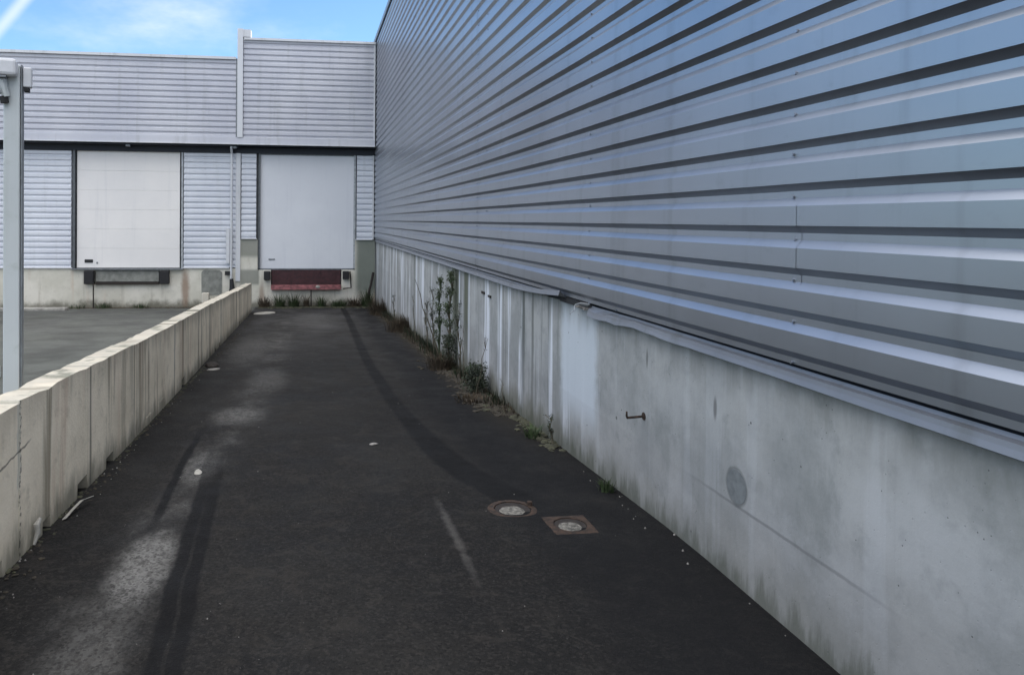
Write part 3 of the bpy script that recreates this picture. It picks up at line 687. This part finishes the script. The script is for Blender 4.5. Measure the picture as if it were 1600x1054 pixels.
pebble(-.72, 4.95, .026, 1, M['white'], 'crushed_paper_scrap', "crumpled whitish scrap on the pale wheel track in the lane", "litter", flat=.35, stretch=2.0)
pebble(.49, 5.54, .024, 2, M['stone'], 'small_stone', "small pale stone lying alone in the middle of the lane", "stone", flat=.4, stretch=1.6)
pebble(-1.24, 9.72, .085, 3, M['rustdark'], 'dark_stone', "dark lump lying at the foot of the low wall halfway along the lane", "stone", flat=.5, stretch=1.3)
pebble(-1.19, 9.45, .05, 4, M['stone'], 'pale_stone', "flat pale chip just in front of the dark lump by the low wall", "stone", flat=.25, stretch=1.8)
pebble(-1.15, 18.6, .2, 6, M['white'], 'pale_sand_heap', "flat pale sand heap where the low wall meets the dock", "sand", flat=.12, stretch=1.5)
bm = bmesh.new()
pts = [(-1.30, 4.12, 0), (-1.285, 4.22, .02), (-1.268, 4.32, .035), (-1.235, 4.40, .03)]
for i, (x, y, z) in enumerate(pts):
    pass
L = [bm.verts.new((x-.010, y, ground_z(y)+.008+z)) for x, y, z in pts]; Rr = [bm.verts.new((x+.010, y, ground_z(y)+.014+z)) for x, y, z in pts]
for i in range(3): bm.faces.new((L[i], Rr[i], Rr[i+1], L[i+1]))
o = obj('plastic_strip', bm, M['white']); o.modifiers.new('s', 'SOLIDIFY').thickness = .003; tag(o, "curled white plastic strip lying at the foot of the low wall", "litter")
bm = bmesh.new(); tube(bm, [(-1.325, 3.76, .0), (-1.315, 3.78, .05), (-1.32, 3.78, .09), (-1.31, 3.80, .115)], [.006, .014, .016, .008], 8)
tag(obj('torn_paper_tuft', bm, M['white']), "torn white paper tuft leaning on the low wall near the camera", "litter")
# loose grit: countless tiny chips
bm = bmesh.new(); rg = random.Random(5)
for k in range(190):
    y = 2.1+rg.random()**1.7*12; x = rg.uniform(-1.25, 1.8); s = rg.uniform(.0015, .0042)
    if rg.random() < .6: x = rg.choice((-1.28, 1.8))+rg.uniform(-.06, .06); s *= 1.6
    bmesh.ops.create_cone(bm, segments=5, cap_ends=True, radius1=s, radius2=s*.5, depth=s, matrix=Matrix.Translation((x, y, ground_z(y)+s*.4)) @ Matrix.Rotation(rg.random()*6, 4, 'Z'))
o = obj('loose_grit', bm, M['stone']); o['kind'] = 'stuff'; o['label'] = "loose pale grit scattered over the dark asphalt"; o['category'] = "grit"

# ---------------------------------------------------------------- weeds
def blade(bm, p, d, h, w, bend, rg):
    """one narrow leaf of 4 segments curving over"""
    p = Vector(p); side = Vector((-d.y, d.x, 0)).normalized(); n = 4; prev = None
    for i in range(n+1):
        t = i/n; c = p + Vector((0, 0, h*(t-.25*bend*t*t))) + d*(h*bend*t*t); ww = w*(1-t)**.7
        cur = (bm.verts.new(c-side*ww), bm.verts.new(c+side*ww)) if i < n else (bm.verts.new(c),)
        if prev:
            if len(cur) == 2: bm.faces.new((prev[0], prev[1], cur[1], cur[0]))
            else: bm.faces.new((prev[0], prev[1], cur[0]))
        prev = cur
def tuft_bm(x, y, r, h, n, rg, wall=None):
    bm = bmesh.new(); z = ground_z(y)
    ce = bm.verts.new((x, y, z+.01)); rim = [bm.verts.new((min(x+r*.9*cos(t*.524), (wall or 99)-.005), y+r*.9*sin(t*.524), z-.012)) for t in range(12)]
    for t in range(12): bm.faces.new((ce, rim[t], rim[(t+1) % 12]))
    for k in range(n):
        a = rg.uniform(0, 2*pi); q = r*rg.random()**.6; px = x+q*cos(a); py = y+q*sin(a)
        if wall is not None: px = min(px, wall-.01)
        d = Vector((cos(a), sin(a), 0)); hh = h*rg.uniform(.4, 1); be = rg.uniform(.15, .7)
        if wall is not None and px+d.x*hh*be > wall: d.x = -abs(d.x)
        blade(bm, (px, py, z-.01), d, hh, rg.uniform(.004, .009)*(1+r), be, rg)
    return bm
def leafy(bm, c, s, n, rg):
    for k in range(n):
        d = Vector((rg.gauss(0, 1), rg.gauss(0, 1), rg.gauss(0, .8))).normalized(); u = d.orthogonal().normalized(); v = d.cross(u)
        p = Vector(c)+Vector((rg.gauss(0, s), rg.gauss(0, s), rg.gauss(0, s))); q = rg.uniform(.4, 1)*s*.6
        f = [bm.verts.new(p), bm.verts.new(p+u*q+d*q*.4), bm.verts.new(p+d*q*2), bm.verts.new(p-u*q+d*q*.4)]
        bm.faces.new(f)
rg = random.Random(3)
def stem_weed(x, y, h, lean, label, group=None, leaves=14, twigs=5, mat='drygreen', leafmat='green', name='tall_weed', thick=.008):
    z = ground_z(y); e = empty(name, (x, y, z), label, "weed", group)
    bm = bmesh.new(); lx, ly = lean; pts = []
    for i in range(7):
        t = i/6; pts.append((x+lx*t+.02*sin(i*2.1+x*9)*t, y+ly*t+.03*sin(i*1.3+y)*t, z+h*t))
    tube(bm, pts, [thick*(1-.75*i/6) for i in range(7)], 6)
    tips = [pts[-1], pts[-2], pts[-3]]
    for k in range(twigs):
        i = rg.randint(1, 5); a = Vector(pts[i]); d = Vector((rg.uniform(-.35, .1), rg.uniform(-.35, .35), rg.uniform(.8, 1.6))).normalized()*h*rg.uniform(.1, .2)
        b = a+d; b.x = min(b.x, 1.85); tube(bm, [a, a+d*.5+Vector((0, 0, -.01)), b], [thick*.45, thick*.35, thick*.15], 5); tips.append(b)
    obj('stem', bm, M[mat], e)
    if leaves:
        bm = bmesh.new()
        for t in tips: leafy(bm, t, .018*max(h, .5), max(2, leaves//3), rg)
        for v in bm.verts: v.co.x = min(v.co.x, 1.86)
        obj('foliage', bm, M[leafmat], e)
GW = "weeds growing along the foot of the clad wall"
stem_weed(1.78, 9.4, 1.18, (.03, -.05), "tallest upright dark dry weed against the plinth of the clad wall", GW, 90, 40, thick=.014)
stem_weed(1.76, 9.95, 1.12, (.02, .1), "upright green weed close behind the tallest dry weed by the clad wall", GW, 90, 36, mat='green', thick=.013)
stem_weed(1.72, 9.5, 1.12, (-.36, .1), "bare thin stalk leaning out over the lane from the tallest weed's foot", GW, 0, 1, thick=.011)
stem_weed(1.68, 7.35, .62, (.05, -.25), "small seed-headed weed in front of the dark green tuft by the clad wall", GW, 10, 4, mat='drygreen', leafmat='dead', thick=.007)
stem_weed(1.74, 8.25, .62, (.02, .15), "thin dry weed between the tallest weed and the dark green tuft", GW, 8, 5, leafmat='dead', thick=.006)
stem_weed(1.76, 6.55, .28, (.0, .1), "short thin weed just before the dark green tuft, nearest the camera side", GW, 6, 3, thick=.005)
for (x, y, h, lab) in ((1.80, 8.7, .85, "dry stalk a little nearer the camera than the tallest weed"), (1.78, 10.5, .95, "dark stalk just beyond the pair of tallest weeds"),
        (1.80, 11.2, .7, "dark leafy stalk second beyond the pair of tallest weeds"), (1.82, 5.35, .22, "tiny stalk against the pale concrete bay"), (1.76, 15.3, .6, "dry stalk between the two brown clumps along the clad wall")):
    stem_weed(x, y, h, (-.03, .05), lab, GW, 40, 20, leafmat='darkgreen', thick=.010)
stem_weed(1.76, 12.2, .75, (-.05, .1), "small straggly weed halfway along the foot of the clad wall", GW, 10, 4, thick=.009)
def bush(x, y, z, rx, h, n, label, group, wall):
    e = empty('leafy_weed', (x, y, z), label, "weed", group); bm = bmesh.new()
    for k in range(9):
        a = rg.uniform(0, 6.28); tube(bm, [(x, y, z), (min(x+rx*.4*cos(a), wall-.02), y+rx*.4*sin(a), z+h*.5), (min(x+rx*.8*cos(a), wall-.02), y+rx*.8*sin(a), z+h*rg.uniform(.7, 1))], [.006, .004, .002], 5)
    obj('stem', bm, M['drygreen'], e); bm = bmesh.new()
    for k in range(n):
        t = rg.random()**.8; a = rg.uniform(0, 6.28); q = rx*rg.random()**.5*(1-.45*t)
        leafy(bm, (x+q*cos(a), y+q*sin(a), z+.02+h*t), .022, 3, rg)
    for v in bm.verts: v.co.x = min(v.co.x, wall)
    obj('foliage', bm, M['darkgreen'], e)
def ground_cover(name, n, y0, y1, mat, label, hmax, spread):
    bm = bmesh.new()
    for k in range(n):
        y = y0+(y1-y0)*rg.random(); dens = mnoise.noise((y*1.1, 3, hmax*9))
        if dens < -.15 and rg.random() < .75: continue
        x = 1.862-abs(rg.gauss(0, spread))-.004; a = rg.uniform(1.6, 4.7); d = Vector((cos(a), sin(a), 0))
        blade(bm, (x, y, ground_z(y)-.01), d, hmax*rg.uniform(.25, 1)*(1+dens), rg.uniform(.003, .008), rg.uniform(.1, .7), rg)
    o = obj(name, bm, M[mat], recalc=False); o['kind'] = 'stuff'; o['label'] = label; o['category'] = 'ground cover'
ground_cover('grass_strip', 2600, 6.8, 21, 'darkgreen', "thin dark grass growing in the joint at the clad wall's foot", .17, .07)
ground_cover('dry_grass_strip', 2200, 6.4, 21, 'dead', "dead brown grass lying along the clad wall's foot", .13, .10)
def tuft(x, y, r, h, n, label, group, mat='green', name='grass_tuft', wall=None):
    tag(obj(name, tuft_bm(x, y, r, h, n, rg, wall), M[mat], recalc=False), label, "weed", group)
bush(1.72, 7.55, ground_z(7.55), .15, .27, 420, "dense dark green tuft at the foot of the clad wall", GW, 1.866)
bush(1.78, 9.3, ground_z(9.3), .12, .4, 260, "dark leafy clump hiding the foot of the tallest dry weed", GW, 1.866)
tuft(1.60, 7.1, .2, .07, 260, "low brown dead tuft spilling onto the lane in front of the dark green tuft", GW, 'dead', 'dead_grass_tuft', 1.865)
tuft(1.66, 9.2, .2, .26, 200, "brown tuft around the foot of the tallest dry weed", GW, 'dead', 'dead_grass_tuft', 1.865)
tuft(1.74, 5.62, .07, .13, 70, "small green tuft at the foot of the clad wall opposite the pale concrete bay", GW, wall=1.865)
tuft(1.79, 4.28, .05, .11, 55, "small sparse tuft at the plinth foot nearest the manhole covers", GW, wall=1.865)
tuft(1.72, 13.9, .3, .42, 240, "brown clump at the foot of the clad wall well short of the dock", GW, 'dead', 'dead_grass_tuft', 1.865)
tuft(1.70, 18.0, .3, .5, 240, "brown green clump at the foot of the clad wall close to the dock corner", GW, 'dead', 'dead_grass_tuft', 1.865)
GD = "weeds growing at the foot of the right dock"
for (x, h, r, n, m, lab) in ((-1.25, .42, .2, 160, 'dead', "brown tuft in the corner between low wall end and dock"),
        (-.85, .5, .16, 170, 'green', "pale green bushy tuft left under the red dock plate"), (-.45, .55, .15, 170, 'green', "taller green tuft left of the support leg under the red plate"),
        (-.1, .5, .08, 80, 'dead', "narrow brown tuft immediately left of the support leg"), (.3, .45, .14, 140, 'green', "green tuft immediately right of the support leg"),
        (.8, .32, .24, 200, 'green', "low wide tuft under the right end of the red plate"), (1.25, .36, .22, 180, 'dead', "low brown tuft right of the dock bumper"),
        (1.62, .62, .18, 220, 'green', "tall green tuft in the corner where dock and clad wall meet")):
    tuft(x, 20.85, r, h, n, lab, GD, m, 'grass_tuft' if m == 'green' else 'dead_grass_tuft', 1.865)
GY = "weeds growing at the foot of the left dock"
for (x, h, n, lab) in ((-5.6, .22, 90, "low green tuft right of the thin pipe under the left dock"), (-6.3, .15, 60, "low green tuft left of the thin pipe under the left dock"), (-4.6, .18, 90, "low tuft centred under the left dock door")):
    tuft(x, 20.95, .25, h, n, lab, GY)
# moss, silt and dead leaves banked along the walls
def litter_strip(name, spots, n, label, smin, smax, mat):
    bm = bmesh.new()
    for k in range(n):
        x, y = spots(rg); s = rg.uniform(smin, smax); z = ground_z(y)
        bmesh.ops.create_icosphere(bm, subdivisions=1, radius=s, matrix=Matrix.Translation((x, y, z+s*.1)) @ Matrix.Rotation(rg.random()*6, 4, 'Z') @ Matrix.Diagonal((rg.uniform(.7, 1.8), rg.uniform(.7, 1.5), rg.uniform(.25, .5), 1)))
    for v in bm.verts: v.co += Vector((mnoise.noise(v.co*40), mnoise.noise(v.co*40+Vector((9, 0, 0))), mnoise.noise(v.co*40+Vector((0, 9, 0)))))*smin*.5
    o = obj(name, bm, mat); o['kind'] = 'stuff'; o['label'] = label; o['category'] = 'moss'
litter_strip('moss_strip', lambda r: (1.87-abs(r.gauss(0, .07))-.01, 5.2+r.random()*15.8), 900, "dark moss and silt banked along the clad wall's foot", .012, .04, M['moss'])
litter_strip('silt_bank', lambda r: (lambda y: (1.85-abs(r.gauss(0, .13 if 6.6 < y < 10 else .08)), y))(min(6.4+abs(r.gauss(0, 5)), 20.9)), 2200, "brown silt and dead leaves banked at the clad wall's foot", .010, .034, M['soil'])
litter_strip('dead_leaf_litter', lambda r: (r.uniform(-1.4, 1.86), 21.12-abs(r.gauss(0, .28))), 1100, "dark moss and leaf litter at the foot of the right dock", .02, .06, M['moss'])
litter_strip('yard_edge_litter', lambda r: (r.uniform(-9, -2.2), 21.12-abs(r.gauss(0, .12))), 700, "brown litter along the foot of the left dock", .015, .04, M['dead'])
litter_strip('wall_foot_grit', lambda r: (wall_face_x(5)+.01+abs(r.gauss(0, .05)), 2.8+r.random()*15), 420, "brown silt and crumbs along the low wall's foot", .004, .014, M['soil'])
litter_strip('wall_foot_moss', lambda r: (wall_face_x(9)+.02+abs(r.gauss(0, .02)), 3+r.random()*7), 160, "thin dark moss along the low wall's foot", .006, .016, M['moss'])

# ---------------------------------------------------------------- parked car, only its corner shows at the left edge
def car(cx, y0):
    zg = ground_z(y0+2); e = empty('parked_car', (cx, y0+2, zg), "dark red parked car at the far left edge, half hidden by the steel post", "car")
    W = .86
    side = [(0, .32), (0, .75), (.06, .92), (.35, .98), (1.0, 1.02), (1.05, 1.02), (3.95, .74), (4.05, .60), (4.08, .32)]
    body = [(.0, .25), (.02, .80), (.10, .95), (2.75, .95), (3.85, .78), (4.05, .60), (4.08, .25)]
    bm = bmesh.new(); prism(bm, body, lambda u, v, t: (cx+t, y0+u, zg+v), -W, W); obj('body', bm, M['carpaint'], e, bevel=.06)
    cab = [(.12, .951), (.42, 1.40), (.9, 1.46), (1.9, 1.44), (2.75, .951)]
    bm = bmesh.new(); prism(bm, cab, lambda u, v, t: (cx+t*(1-.22*(v-.951)/.5), y0+u, zg+v), -.80, .80); obj('cabin', bm, M['carpaint'], e, bevel=.05)
    for s in (-1, 1):
        bm = bmesh.new(); win = [(.62, 1.0), (.72, 1.34), (1.85, 1.35), (2.45, 1.0)]
        prism(bm, win, lambda u, v, t: (cx+s*(.80*(1-.22*(v-.951)/.5)+t), y0+u, zg+v), -.01, .006); obj('side_window', bm, M['glass'], e)
    bm = bmesh.new(); prism(bm, [(-.62, 1.02), (.62, 1.02), (.52, 1.34), (-.52, 1.34)], lambda u, v, t: (cx+u, y0+.12+(v-.951)*.668+t, zg+v), -.012, .02); obj('rear_window', bm, M['glass'], e)
    for s in (-1, 1):
        obj('tail_light', boxbm(cx+s*.70-.1, cx+s*.70+.1, y0-.012, y0+.05, zg+.68, zg+.86), M['redlens'], e, bevel=.01)
        obj('headlight', boxbm(cx+s*.66-.13, cx+s*.66+.13, y0+4.0, y0+4.075, zg+.52, zg+.64), M['whitebox'], e, bevel=.01)
    obj('number_plate', boxbm(cx-.26, cx+.26, y0-.015, y0+.05, zg+.46, zg+.57), M['whitebox'], e)
    obj('bumper', boxbm(cx-.84, cx+.84, y0-.06, y0+.1, zg+.28, zg+.44), M['black'], e, bevel=.03)
    for yy in (.78, 3.25):
        for s in (-1, 1):
            bm = bmesh.new(); cyl(bm, (cx+s*.68, y0+yy, zg+.31), (s, 0, 0), .31, .20, 28); w = obj('wheel', bm, M['tyre'], e, bevel=.02)
            bm = bmesh.new(); cyl(bm, (cx+s*.875, y0+yy, zg+.31), (s, 0, 0), .20, .012, 20, .17)
            obj('rim', bm, M['galv'], w)
car(-8.28, 13.4)
